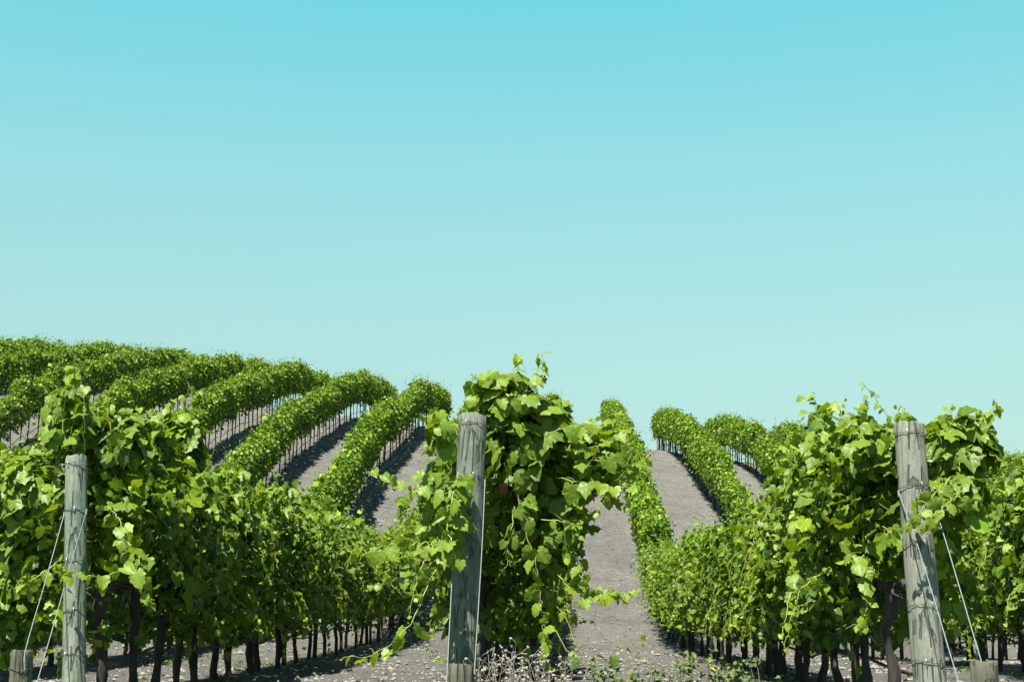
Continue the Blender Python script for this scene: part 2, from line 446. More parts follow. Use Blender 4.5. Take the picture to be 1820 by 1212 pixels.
# ------------------------------------------------------------------ ground sheet
def build_ground():
    xs = np.concatenate([[-3500, -1500, -600, -250, -120, -70], np.arange(-45, 45.01, .35), [70, 120, 250, 600, 1500, 3500]])
    ys = np.concatenate([[-3500, -1200, -400, -120, -40, -15], np.arange(-6, 95.01, .35), [102, 115, 135, 170, 230, 300, 450, 900, 2000, 3900]])
    XX, YY = np.meshgrid(xs, ys, indexing='ij')
    ZZ = terr(XX, YY)
    inn = (np.abs(XX) < 45) & (YY > -6) & (YY < 95)
    r = np.random.default_rng(3)
    ZZ = ZZ + np.where(inn, r.normal(size=ZZ.shape) * .010 + .02 * np.sin(XX * 2.1 + np.sin(YY * .6)) * np.sin(YY * .9), 0)
    # low berm under each row, and the wheel tracks between
    d = np.abs(((XX - X0) / DX + .5) % 1 - .5) * DX
    ZZ = ZZ + np.where(inn & (YY > 9), .05 * np.exp(-(d / .32) ** 2), 0)
    nx, ny = len(xs), len(ys)
    i, j = np.meshgrid(np.arange(nx - 1), np.arange(ny - 1), indexing='ij')
    f = np.stack([i * ny + j, (i + 1) * ny + j, (i + 1) * ny + j + 1, i * ny + j + 1], -1).reshape(-1, 4)
    g = Geo(); g.add(np.column_stack([XX.ravel(), YY.ravel(), ZZ.ravel()]), f)
    tag(obj('ground', g.mesh('ground', [M_GROUND])), kind='structure')


build_ground()

# loose clods and dead leaves on the soil
def build_scatter():
    r = np.random.default_rng(11)
    n = 26000
    Y = 6.5 + 60 * r.random(n) ** 1.7; X = r.uniform(-.34, .30, n) * Y * 1.15
    S = r.lognormal(-4.35, .5, n) * 1.0
    oc = np.array([(1, 0, 0), (-1, 0, 0), (0, 1, 0), (0, -1, 0), (0, 0, .7), (0, 0, -.7)], float)
    of = np.array([(0, 2, 4), (2, 1, 4), (1, 3, 4), (3, 0, 4), (2, 0, 5), (1, 2, 5), (3, 1, 5), (0, 3, 5)])
    V = oc[None] * (1 + r.normal(size=(n, 6, 3)) * .3) * S[:, None, None]
    a = r.uniform(0, 6.28, n); c, s = np.cos(a)[:, None], np.sin(a)[:, None]
    V = np.stack([V[..., 0] * c - V[..., 1] * s, V[..., 0] * s + V[..., 1] * c, V[..., 2]], -1)
    V = V + np.column_stack([X, Y, terr(X, Y) + .012])[:, None]
    g = Geo(); g.add(V.reshape(-1, 3), (of[None] + (np.arange(n) * 6)[:, None, None]).reshape(-1, 3))
    tag(obj('soil_clods', g.mesh('soil_clods', [M_CLOD], False)), 'small grey clods and pebbles strewn over the soil', 'soil clods', kind='stuff')
    n = 24000
    k = r.integers(-9, 9, n); Y = 7 + 62 * r.random(n) ** 1.5
    X = X0 + k * DX + np.where(r.random(n) < .25, r.uniform(-1.4, 1.4, n), r.normal(size=n) * .42)
    keep = np.abs(X) < .4 * Y + 1; X, Y = X[keep], Y[keep]; n = len(X)
    g = Geo()
    leaves(g, np.column_stack([X, Y, terr(X, Y) + .03]), np.array([0, 0, 1.]) + r.normal(size=(n, 3)) * .5, r.normal(size=(n, 3)), r.lognormal(-3.45, .35, n), r.random(n) ** 1.5, 2, r)
    tag(obj('fallen_leaves', g.mesh('fallen_leaves', [M_LITTER])), 'dead reddish brown leaves littering the soil under the vine rows', 'fallen leaves', kind='stuff')


build_scatter()


def build_sprigs():
    r = np.random.default_rng(23); g = Geo()
    for i in range(170):
        k = r.choice([-2, -1, 0, 1, 2]); Y = 9.5 + 26 * r.random() ** 1.4; X = X0 + k * DX + r.normal() * .55
        b = np.array([X, Y, float(terr(X, Y)) + .01]); m = r.integers(6, 16); h = r.uniform(.03, .12)
        d = norm(np.column_stack([r.normal(size=m), r.normal(size=m), np.abs(r.normal(size=m)) + .3]))
        leaves(g, b + d * h * r.random((m, 1)), d + r.normal(size=(m, 3)) * .5 + np.array([0, 0, .6]), d, r.uniform(.025, .06, m), r.uniform(.4, 1), 2, r)
    tag(obj('weed_sprigs', g.mesh('weed_sprigs', [M_LEAF_FAR])), 'tiny green weed sprigs dotted under the vine rows', 'weed sprigs', kind='stuff')


build_sprigs()

# ------------------------------------------------------------------ posts, stumps, wires
def post_geo(p0, p1, r0, r1, seed, notch=0., rings=26, sides=28):
    r = np.random.default_rng(seed); g = Geo()
    p0, p1 = np.asarray(p0), np.asarray(p1)
    ax = p1 - p0; ln = np.linalg.norm(ax); ax /= ln
    A = norm(np.cross(ax, [0, 1., 0])); B = np.cross(ax, A)
    a = np.linspace(0, 2 * math.pi, sides, endpoint=False)
    prof = 1 + .02 * np.sin(2 * a + seed) + .015 * np.sin(3 * a + 2 * seed) + .016 * r.normal(size=sides)
    for q in r.choice(sides, 5, replace=False): prof[q] -= r.uniform(.04, .09)
    u = np.linspace(0, 1, rings)
    u = np.concatenate([u, [1.0]]); V = []
    for i, t in enumerate(u):
        rad = (r0 + (r1 - r0) * min(t, 1)) * prof * (1 + .008 * r.normal(size=sides))
        h = t * ln
        if i == rings - 1: h -= .012
        if i == rings: rad = rad * .93
        hh = np.full(sides, h)
        if i >= rings - 1: hh = hh + .007 * np.sin(a + seed) + notch * r.normal(size=sides) * .006
        V.append(p0 + hh[:, None] * ax + rad[:, None] * (np.cos(a)[:, None] * A + np.sin(a)[:, None] * B))
    V = np.array(V); n = len(u)
    i, j = np.meshgrid(np.arange(n - 1), np.arange(sides), indexing='ij'); j2 = (j + 1) % sides
    f = np.stack([i * sides + j, i * sides + j2, (i + 1) * sides + j2, (i + 1) * sides + j], -1).reshape(-1, 4)
    g.add(V.reshape(-1, 3), f)
    top = np.concatenate([V[-1], [V[-1].mean(0)]]); q = np.arange(sides)
    g.add(top, np.stack([q, (q + 1) % sides, np.full(sides, sides)], -1))
    return g, (p0, ax, ln, A, B)


def loop_geo(fr, h, rad, tilt, seed):
    """a strand of wire twisted once round a post, with its knot"""
    p0, ax, ln, A, B = fr; r = np.random.default_rng(seed); g = Geo()
    a = np.linspace(0, 2 * math.pi, 40)
    hh = h + tilt * np.cos(a) + .006 * np.sin(3 * a + seed)
    c = p0 + hh[:, None] * ax + (rad + .004) * (np.cos(a)[:, None] * A + np.sin(a)[:, None] * B)
    tube(g, c, .0023, 6, 0)
    an = r.uniform(1.2, 1.9) + math.pi if B[1] > 0 else r.uniform(1.2, 1.9)
    b = p0 + h * ax + (rad + .008) * (math.cos(an) * A + math.sin(an) * B)
    for s in (-1, 1):
        tube(g, spline([b, b + np.array([s * .012, -.012, .012]), b + np.array([s * .018, -.02, -.022])], 6), .002, 5, 0)
    return g


def staple_geo(fr, h, rad, an):
    p0, ax, ln, A, B = fr; g = Geo()
    b = p0 + h * ax + (rad + .001) * (math.cos(an) * A + math.sin(an) * B); o = norm(math.cos(an) * A + math.sin(an) * B)
    tube(g, spline([b + ax * .018, b + ax * .014 + o * .012, b - ax * .014 + o * .012, b - ax * .018], 8), .0028, 5, 0)
    return g


def make_post(name, label, mat, top_px, bot_px, Yp, Yb, dia_px, loops, seed, notch):
    pt = at(*top_px, Yp); pb = at(*bot_px, Yb)
    ax = (pt - pb) / (pt[2] - pb[2])
    gz = float(terr(pb[0], pb[1])); foot = pb + ax * (gz - .25 - pb[2])
    base = pb + ax * (gz - pb[2])
    s = FPX / pix(pt)[2]; r1 = dia_px[0] / s / 2; r0 = dia_px[1] / s / 2
    root = obj(name, None); root.location = base; tag(root, label, 'post', 'trellis end posts')
    g, fr = post_geo(foot - base, pt - base, r0, r1, seed, notch)
    obj('post_body', g.mesh('post_body', [mat]), root)
    fr = (np.asarray(fr[0]),) + fr[1:]
    for i, yl in enumerate(loops):
        u = (yl - top_px[1]) / (bot_px[1] - top_px[1])
        zt = pt[2] + (pb[2] - pt[2]) * u
        h = (zt - base[2] - fr[0][2]) / fr[1][2]
        rad = r0 + (r1 - r0) * h / fr[2]
        lo = obj('wire_loop', loop_geo(fr, h, rad * 1.02, .006 * (-1) ** i + .004, seed + i).mesh('wire_loop', [M_LOOP]), root)
        an = (math.pi if B_front(fr) < 0 else 0) + math.pi / 2 + (.25 if i % 2 else -.35)
        obj('staple', staple_geo(fr, h, rad, an).mesh('staple', [M_STAPLE]), lo)
    return root, pt, pb, fr, base, r0, r1


def B_front(fr): return 1 if fr[4][1] < 0 else -1


W_LEFT = wood_material('weathered_wood_mint', (.215, .23, .185), (.125, .205, .148), .75, 1.3)
W_MID = wood_material('weathered_wood_green', (.21, .21, .175), (.085, .14, .105), .75, 4.1)
W_RIGHT = wood_material('weathered_wood_grey', (.205, .21, .178), (.145, .188, .14), .4, 7.7)
W_STUMP = wood_material('weathered_wood_stump', (.13, .125, .088), (.085, .105, .06), .5, 2.2)
W_FAR = wood_material('far_post_wood', (.22, .18, .13), (.18, .18, .12), .3, 9.)

postL = make_post('end_post', 'slim pale mint weathered wooden end post at the left row', W_LEFT, (135.5, 812), (131, 1212), 9.71, 9.55, (38, 40), [828, 911, 1003, 1090, 1166], 5, .6)
postM = make_post('end_post', 'thick dark green stained wooden end post at the middle row', W_MID, (840, 738), (821, 1185), 9.70, 9.5, (50, 47), [757, 853, 966, 1067], 8, .9)
postR = make_post('end_post', 'tilted grey cracked wooden end post at the right row', W_RIGHT, (1615, 753), (1653, 1212), 8.79, 8.6, (50, 55), [774, 871, 977, 1083, 1180], 21, .7)


def make_stump(label, top_px, Y, dia, seed):
    t = at(*top_px, Y); gz = float(terr(t[0], t[1]))
    root = obj('anchor_stump', None); root.location = (t[0], t[1], gz)
    tag(root, label, 'stump', 'anchor stumps')
    r = dia * Y / FPX / 2
    g, fr = post_geo((0, 0, -.2), (0.004, 0, t[2] - gz), r * 1.02, r, seed, .8, 12, 24)
    obj('stump_body', g.mesh('stump_body', [W_STUMP]), root)
    obj('wire_loop', loop_geo((np.array(fr[0]),) + fr[1:], fr[2] - .11, r * 1.02, .004, seed).mesh('wire_loop', [M_LOOP]), root)
    return t, r


stL = make_stump('short round wooden anchor stump left of the mint post', (39, 1156), 8.9, 38, 31)
stM = make_stump('short wooden anchor stump in front of the green stained post', (819, 1181), 8.7, 43, 32)
stR = make_stump('short mossy wooden anchor stump right of the grey cracked post', (1747, 1176), 7.6, 46, 33)


def guy(label, legs):
    c0 = np.mean([l[0] for l in legs], 0); root = obj('guy_cable', None); root.location = c0
    tag(root, label, 'cable', 'steel guy cables')
    for l in legs:
        g = Geo(); tube(g, spline([np.asarray(p) - c0 for p in l], 14), .0034, 7, 0)
        for k in (.0,):
            e = np.asarray(l[0]) - c0
            tube(g, [e + [0, 0, .01], e + [0.0, -.01, -.03]], .007, 7, 0)
        obj('cable_strand', g.mesh('cable_strand', [M_WIRE]), root)


def gpt(x, y, Y): return at(x, y, Y)
guy('steel cable running from the mint post to the left stump', [
    [gpt(114.5, 912, 9.63), gpt(80, 1035, 9.25), gpt(46, 1152, 8.86), gpt(44, 1190, 8.80)],
    [gpt(154, 907, 9.62), gpt(131, 985, 9.50), gpt(112, 1052, 9.35), gpt(66, 1212, 8.86), gpt(58, 1240, 8.8)]])
guy('steel cable running down in front of the green stained post', [
    [gpt(812, 856, 9.60), gpt(806, 974, 9.30), gpt(794, 1212, 8.72), gpt(792, 1245, 8.66)],
    [gpt(862, 855, 9.62), gpt(856, 985, 9.25), gpt(842, 1212, 8.72), gpt(840, 1245, 8.66)]])
guy('steel cable running from the grey cracked post to the right stump', [
    [gpt(1597, 874, 8.72), gpt(1636, 985, 8.40), gpt(1703, 1209, 7.70), gpt(1722, 1262, 7.6)],
    [gpt(1652, 872, 8.72), gpt(1682, 965, 8.4), gpt(1740, 1161, 7.66), gpt(1752, 1196, 7.53)]])

# ------------------------------------------------------------------ grapevines
NB = 0.70                                   # spacing of the vines in a row
NEARV, MIDV, FARV = 7, 6, 7


class Variant:
    def __init__(s, lod, seed, **kw):
        r = np.random.default_rng(seed)
        s.lod = lod
        n, size = ((820, .073), (980, .068), (700, .082))[lod]
        n = kw.pop('n', n); size = kw.pop('size', size)
        s.fol = canopy(r, lod, n, size=size, length=NB, **kw)
        s.tr = trunk_geo(r, lod, r=(.036, .030, .024)[lod])
        s.mf = s.fol.mesh('foliage', [M_LEAF if lod == 0 else M_LEAF_FAR, M_STEM], True, lod == 0)
        s.mt = s.tr.mesh('trunk', [M_BARK])
        r2 = float(r.random())


VAR = {0: [Variant(0, 100 + i, z0=.54, z1=1.86, hw=.43, tops=4, drops=9) for i in range(NEARV)],
       1: [Variant(1, 200 + i, z0=.55, z1=1.86, hw=.42, tops=3, drops=7) for i in range(MIDV)],
       2: [Variant(2, 300 + i, z0=.87, z1=1.95, hw=.31, tops=6, drops=2, lump=.26) for i in range(FARV)]}

ROWS = list(range(-10, 9))                  # 0 = middle post, -1 = left post, 1 = right post
ROW_START = {-1: 10.35, 0: 10.35, 1: 9.5}
ROW_END = {2: 75.2, 3: 75.5}


def row_vines(k):
    y0 = ROW_START.get(k, 10.2); y1 = ROW_END.get(k, 71.5)
    n = int((y1 - y0) / NB) + 1
    return [y0 + i * NB for i in range(n)]


def in_view(x, y, z, margin):
    px, py, d = pix((x, y, z))
    return d > 0 and -margin < px < 1820 + margin


VINES = []                                  # (row, index, x, y, z, lod, variant, flip, scale)
for k in ROWS:
    X = X0 + k * DX
    for i, y in enumerate(row_vines(k)):
        rr = np.random.default_rng(1000 * (k + 20) + i)
        x = X + rr.normal() * .03
        z = float(terr(x, y))
        if not in_view(x, y, z + 1, 330): continue
        lod = 0 if y < 17.5 else (1 if y < 34 else 2)
        var = int(rr.integers(0, len(VAR[lod]))); flip = int(rr.integers(0, 2)); sc = rr.uniform(.90, 1.09) if lod < 2 else rr.uniform(.86, 1.08)
        if k == -2 and y < 20: sc *= 1.16
        if k == 1 and 12.9 < y < 34: sc *= .85 if y < 19 else .90
        if k == 2 and 20 < y < 45: sc *= .92
        VINES.append((k, i, x, y, z, lod, var, flip, sc))

INDIV = {(k, i) for k, q in {-8: [65, 70], -7: [55, 56, 57, 58, 59, 60, 61, 62, 63, 64, 66, 67, 68, 70, 71], -6: [46, 47, 48, 49, 50, 51, 52, 53, 55, 56, 57, 58, 59, 60, 61, 62, 63, 64, 65, 66, 67, 69, 71, 74], -5: [38, 40, 41, 42, 47, 48, 49, 50, 51, 52, 53, 54, 55, 56, 57, 58, 59, 60, 61, 62, 64, 66, 67, 68, 69, 70, 72], -4: [48, 49, 50, 51, 52, 53, 54, 55, 56, 57, 58, 59, 60, 61, 62, 63, 64, 65, 66, 67, 68, 69, 70, 71, 72, 73, 74], -3: [39, 41, 42, 43, 44, 45, 46, 47, 48, 49, 50, 51, 52, 53, 54, 55, 56, 57, 58, 59, 60, 61, 62, 63, 64, 66, 68, 72, 73, 76, 81], -2: [6, 7, 8, 9, 10, 36, 37, 38, 39, 40, 41, 42, 43, 45, 46, 47, 48, 49, 50, 51, 52, 53, 54, 55, 56, 57, 59, 61, 62, 63, 64, 67, 69, 71, 72], -1: [0, 1, 2, 3, 4, 5, 6, 7, 8, 9, 10, 11, 12, 13, 14, 15, 16, 17, 18, 19, 20, 21, 22, 23, 24, 26, 27, 28, 31, 32], 0: [0, 1, 2, 3, 4, 5, 6, 8, 9, 10], 1: [0, 1, 2, 3, 4, 5, 6, 7, 8, 9, 10, 11, 12, 13, 14, 15, 16, 17, 18, 19, 20, 21, 22, 23, 24, 25, 26, 27, 28, 32, 33, 35, 36, 37, 38, 39, 40, 42, 44, 46, 50, 51, 58, 62, 70], 2: [6, 7, 8, 9, 10, 11, 12, 41, 43, 44, 47, 48, 49, 50, 51, 52, 54, 55, 57, 58, 60, 61, 64, 66, 68, 69, 72, 76, 87], 3: [58, 59, 60, 61, 62, 63, 64, 67, 69, 70, 74, 75, 76, 81], 4: [80, 82], 6: [63]}.items() for i in q}          # the 300 vines that show largest
INDIV |= {(-1, 0), (-1, 1), (-1, 2), (0, 0), (0, 1), (1, 0), (1, 1), (1, 3)}

NUM = 'first second third fourth fifth sixth seventh eighth ninth tenth eleventh twelfth thirteenth fourteenth fifteenth sixteenth seventeenth eighteenth nineteenth'.split()
TENS = {2: ('twenty', 'twentieth'), 3: ('thirty', 'thirtieth'), 4: ('forty', 'fortieth'), 5: ('fifty', 'fiftieth'), 6: ('sixty', 'sixtieth'), 7: ('seventy', 'seventieth'), 8: ('eighty', 'eightieth'), 9: ('ninety', 'ninetieth')}
def ordinal(n):
    if n < 20: return NUM[n - 1]
    t, u = divmod(n, 10)
    return TENS[t][1] if u == 0 else TENS[t][0] + '-' + NUM[u - 1]


def vine_label(k, i, n):
    post = {-1: 'slim mint post', 0: 'green stained middle post', 1: 'tilted grey post'}
    if k in post:
        return '%s grapevine from the %s, counted along the row behind it' % (ordinal(i + 1), post[k])
    d = abs(k - (-1 if k < 0 else 1)); side, p = ('left', "slim mint post's") if k < 0 else ('right', "tilted grey post's")
    return '%s grapevine down from the crest, %s row %s of the %s row' % (ordinal(n - i), ordinal(d), side, p)


def slope_at(x, y): return math.atan2(float(terr(x, y + .5) - terr(x, y - .5)), 1.0)


SPECIAL = {}                                # (row, index) -> root, for the vines that carry hand-placed shoots
stuff = Geo()
PROTO = {}
for (k, i, x, y, z, lod, var, flip, sc) in VINES:
    V = VAR[lod][var]; sl = slope_at(x, y); rz = math.pi if flip else 0.0
    tilt = -sl if flip else sl
    if (k, i) in INDIV:
        key = (lod, var)
        if key not in PROTO:
            root = obj('grapevine', None)
            parts = [obj('trunk', V.mt, root), obj('foliage', V.mf, root)]
            PROTO[key] = (root, parts); tag(root, 'x', 'grapevine', 'grapevines in the trellised rows')
        else:
            r0, p0 = PROTO[key]
            root = r0.copy(); COL.objects.link(root); parts = []
            for q in p0:
                c = q.copy(); COL.objects.link(c); c.parent = root; parts.append(c)
        root.location = (x, y, z); root.rotation_euler = (0, 0, rz); root.scale = (1, 1, 1)
        parts[1].rotation_euler = (tilt, 0, 0); parts[1].scale = (sc, 1, sc)
        root['label'] = vine_label(k, i, len(row_vines(k)))
        SPECIAL[(k, i)] = (root, parts)
    else:
        c, s = math.cos(rz), math.sin(rz)
        R = np.array([[c, -s, 0], [s, c, 0], [0, 0, 1.]])
        ct, st = math.cos(tilt), math.sin(tilt)
        T = np.array([[1, 0, 0], [0, ct, -st], [0, st, ct]]) @ np.diag([sc, 1, sc])
        M = np.eye(4); M[:3, :3] = R @ T; M[:3, 3] = (x, y, z); stuff.merge(V.fol, M, 0)
        M = np.eye(4); M[:3, :3] = R; M[:3, 3] = (x, y, z); stuff.merge(V.tr, M, 2)
if stuff.n:
    tag(obj('distant_grapevines', stuff.mesh('distant_grapevines', [M_LEAF_FAR, M_STEM, M_BARK])), 'remaining green vines massed in the trellised rows over the hill', 'grapevines', kind='stuff')


# hand-placed growth on the row-end vines
def end_growth(key, clusters, shoots, seed, base_x=0., narrow=1., keep=None):
    root, parts = SPECIAL[key]
    r = np.random.default_rng(seed)
    inv = np.array(root.location); rz = root.rotation_euler[2]
    root.rotation_euler = (0, 0, 0); root.scale = (1, 1, 1)
    fol = parts[1]; sc = fol.scale[0]; fol.rotation_euler = (0, 0, 0); fol.scale = (1, 1, 1)
    g = Geo(); M = np.diag([narrow * sc, 1, sc, 1.]); M[0, 3] = base_x
    if rz and keep is None: M[:3, :3] = np.diag([-1, -1, 1.]) @ M[:3, :3]
    g.merge(VAR[0][key_var[key]].fol if keep is None else canopy(np.random.default_rng(seed + 500), 0, 900, size=.076, length=NB, z0=.54, z1=1.86, hw=.43, tops=3, drops=2, keep=keep), M)
    for (cx, cy, rx, ry, Y, n, sz, tm) in clusters:
        c = at(cx, cy, Y) - inv; s = Y / FPX
        d = norm(r.normal(size=(n, 3))); rad = 1 - np.abs(r.normal(size=n)) * .3
        ph = r.uniform(0, 6.28, 3)
        rad *= 1 + .18 * np.sin(3 * d[:, 0] + ph[0]) * np.sin(4 * d[:, 2] + ph[1])
        P = c + d * rad[:, None] * np.array([rx * s, min(rx * s, .30), ry * s])
        leaves(g, P, d * .7 + np.array([-.1, -.15, .6]) + r.normal(size=(n, 3)) * .45, np.array([0, 0, -.8]) + d * .5 + r.normal(size=(n, 3)) * .4,
               sz * .84 * np.clip(np.exp(r.normal(0, .28, n)), .5, 1.6), np.clip(r.normal(tm, .17, n), 0, 1), 0, r)
    me = g.mesh('foliage', [M_LEAF, M_STEM], True, True)
    fol.data = me
    for (pts, n, sz, opt) in shoots:
        sg = Geo(); W = [at(*p) - inv for p in pts]
        shoot(sg, W, n, sz, r, 0, **{a: b for a, b in opt.items() if a != 'brown'})
        for q in range(max(2, n // 4)):
            w = W[r.integers(0, len(W))]; tendril(sg, w, norm(r.normal(size=3)), r.uniform(.06, .14), r)
        o = obj('shoot', sg.mesh('shoot', [M_LEAF, M_CANE if opt.get('brown') else M_STEM], True, True), root)
        o['label'] = 'loose leafy shoot'


key_var = {(v[0], v[1]): v[6] for v in VINES}
Y = 9.95
end_growth((0, 0), [
    (925, 800, 72, 110, 10.2, 390, .122, .48), (900, 705, 58, 48, 10.2, 156, .125, .6), (1030, 815, 74, 66, 10.35, 299, .125, .52),
    (985, 920, 55, 90, 10.3, 221, .11, .45), (785, 765, 24, 28, 10.1, 18, .12, .7), (985, 745, 25, 40, 10.25, 65, .125, .6)],
    [([(905, 730, Y), (935, 690, Y), (958, 655, Y), (967, 630, Y)], 13, .13, {}),
     ([(870, 730, Y), (895, 690, Y), (918, 650, Y), (923, 636, Y)], 9, .12, {}),
     ([(850, 730, Y), (840, 695, Y), (843, 668, Y)], 7, .125, {}),
     ([(830, 775, Y), (800, 752, 9.8), (775, 735, 9.7), (763, 742, 9.65)], 7, .125, {}),
     ([(990, 790, 10.2), (1050, 770, 10.1), (1100, 738, 10.0)], 12, .125, {}),
     ([(1030, 850, 10.2), (1100, 845, 10.1), (1150, 815, 10.0)], 12, .12, {}),
     ([(1010, 880, 10.2), (1070, 880, 10.1), (1112, 895, 10.0)], 10, .12, {}),
     ([(980, 860, 10.2), (1040, 905, 10.1), (1062, 912, 10.0)], 9, .09, {}),
     ([(1000, 800, 10.1), (1055, 795, 9.95), (1095, 775, 9.9), (1118, 762, 9.9)], 12, .125, {}),
     ([(1020, 820, 10.0), (1075, 815, 9.9), (1125, 800, 9.85), (1142, 822, 9.85)], 12, .125, {}),
     ([(960, 780, 10.0), (1000, 760, 9.9), (1035, 755, 9.9), (1060, 742, 9.9)], 10, .125, {}),
     ([(1000, 850, 10.0), (1050, 860, 9.9), (1090, 870, 9.9), (1120, 858, 9.9)], 12, .125, {}),
     ([(920, 880, 9.9), (932, 940, 9.85), (955, 1010, 9.8), (963, 1080, 9.75), (968, 1140, 9.7), (978, 1185, 9.7)], 27, .105, {'brown': 1, 'tipscale': .6}),
     ([(975, 900, 10.2), (1015, 960, 10.2), (1035, 1020, 10.1), (1035, 1055, 10.1)], 17, .10, {}),
     ([(1000, 1010, 10.2), (1050, 1045, 10.1), (1100, 1055, 10.0), (1145, 1045, 9.95)], 24, .078, {'tipscale': .5}),
     ([(990, 1080, 10.3), (1020, 1100, 10.3), (1056, 1106, 10.2)], 10, .06, {}),
     ([(985, 940, 10.2), (1010, 985, 10.15), (1028, 1040, 10.1)], 13, .10, {}),
     ([(1000, 915, 10.2), (1025, 935, 10.1), (1045, 918, 10.1), (1062, 905, 10.0)], 11, .085, {}),
     ([(990, 1020, 10.2), (1040, 1060, 10.1), (1085, 1062, 10.0), (1120, 1052, 10.0)], 12, .09, {'tipscale': .5}),
     ([(915, 900, 9.85), (905, 960, 9.8), (900, 1010, 9.8)], 7, .10, {'base_tint': .2, 'tip_tint': .5}),
     ([(985, 1120, 9.6), (1015, 1165, 9.55), (1065, 1172, 9.5), (1105, 1158, 9.5), (1140, 1128, 9.5)], 6, .10, {'brown': 1, 'base_tint': .15, 'tip_tint': .3})],  # low shoot near the soil: its shade is put into the dark leaf tints
    51, base_x=.20, narrow=.92, keep=lambda P, r: (P[:, 2] > 1.40 + .15 * np.sin(9 * P[:, 0])) | ((r.random(len(P)) < .4) & (P[:, 1] > .08)) | ((P[:, 0] > .36) & (P[:, 2] > .95)))
Y = 9.25
end_growth((0, 1), [], [
    ([(815, 868, 9.5), (790, 880, Y), (735, 870, 9.1), (690, 850, 9.0), (668, 842, 9.0)], 15, .125, {}),
    ([(812, 898, 9.45), (780, 905, Y), (740, 890, 9.2), (712, 900, 9.2)], 12, .125, {}),
    ([(815, 930, 9.45), (770, 940, Y), (700, 965, 9.1), (640, 985, 9.0), (615, 975, 9.0)], 20, .125, {}),
    ([(815, 962, 9.45), (790, 985, Y), (740, 1020, 9.15), (690, 1035, 9.1), (660, 1040, 9.1)], 15, .11, {'spread': .6}),
    ([(815, 840, 9.5), (805, 880, Y), (790, 930, 9.2), (775, 985, 9.2)], 17, .125, {}),
    ([(808, 955, 9.45), (770, 1020, 9.2), (745, 1080, 9.1), (715, 1125, 9.0), (665, 1162, 8.95), (610, 1168, 8.9)], 14, .125, {'tipscale': .45}),
    ([(800, 880, 9.3), (760, 915, 9.2), (745, 960, 9.2)], 12, .12, {}),
    ([(815, 900, 9.4), (795, 930, 9.2), (805, 975, 9.1), (812, 1000, 9.1)], 11, .125, {}),
    ([(808, 930, 9.4), (775, 960, 9.15), (740, 985, 9.1)], 11, .125, {}),
    ([(812, 860, 9.4), (770, 850, 9.2), (735, 868, 9.1)], 9, .125, {})], 52, base_x=.12, narrow=.95, keep=lambda P, r: (P[:, 2] > 1.1) | (P[:, 1] > .1) | (P[:, 0] > .25))
Y = 9.9
end_growth((-1, 0), [
    (120, 740, 40, 60, 10.1, 104, .122, .5), (200, 790, 62, 60, 10.4, 221, .12, .5), (60, 880, 62, 70, 10.3, 221, .105, .6), (40, 1010, 55, 90, 10.4, 221, .095, .6), (30, 1120, 48, 62, 10.6, 156, .092, .6)],
    [([(120, 800, Y), (112, 730, Y), (128, 680, Y), (135, 652, Y)], 12, .135, {}),
     ([(150, 800, Y), (150, 740, Y), (146, 690, Y), (140, 655, Y)], 12, .13, {}),
     ([(110, 790, Y), (98, 740, Y), (100, 690, Y)], 9, .12, {}),
     ([(200, 800, 10.2), (195, 750, 10.2), (190, 705, 10.2)], 10, .125, {}),
     ([(205, 940, 9.9), (238, 975, 9.8), (255, 1030, 9.7), (262, 1072, 9.65)], 14, .11, {}),
     ([(262, 985, 9.9), (225, 1012, 9.6), (170, 1025, 9.4), (125, 1018, 9.3), (108, 1005, 9.3)], 14, .115, {}),
     ([(190, 900, 9.9), (215, 930, 9.8), (222, 985, 9.7)], 10, .12, {}),
     ([(100, 1000, 9.9), (60, 1030, 9.8), (30, 1040, 9.8)], 9, .10, {})], 53, keep=lambda P, r: (P[:, 2] > 1.45 + .12 * np.sin(11 * P[:, 1])) | (P[:, 0] < .08))
end_growth((-1, 1), [(255, 790, 52, 60, 11.2, 195, .12, .52)],
    [([(240, 800, 11), (250, 755, 11), (236, 715, 11)], 10, .13, {}), ([(262, 800, 11), (285, 760, 11), (270, 728, 11)], 9, .125, {})], 54, keep=lambda P, r: (P[:, 2] > 1.35 + .2 * np.sin(8 * P[:, 1])) | (P[:, 0] < 0) | (r.random(len(P)) < .12))
end_growth((-1, 2), [(315, 790, 45, 62, 12.1, 169, .12, .55)],
    [([(300, 790, 12), (322, 740, 12), (335, 688, 12)], 12, .13, {}), ([(290, 780, 12), (300, 740, 12), (312, 712, 12)], 9, .12, {})], 55)
Y = 9.1
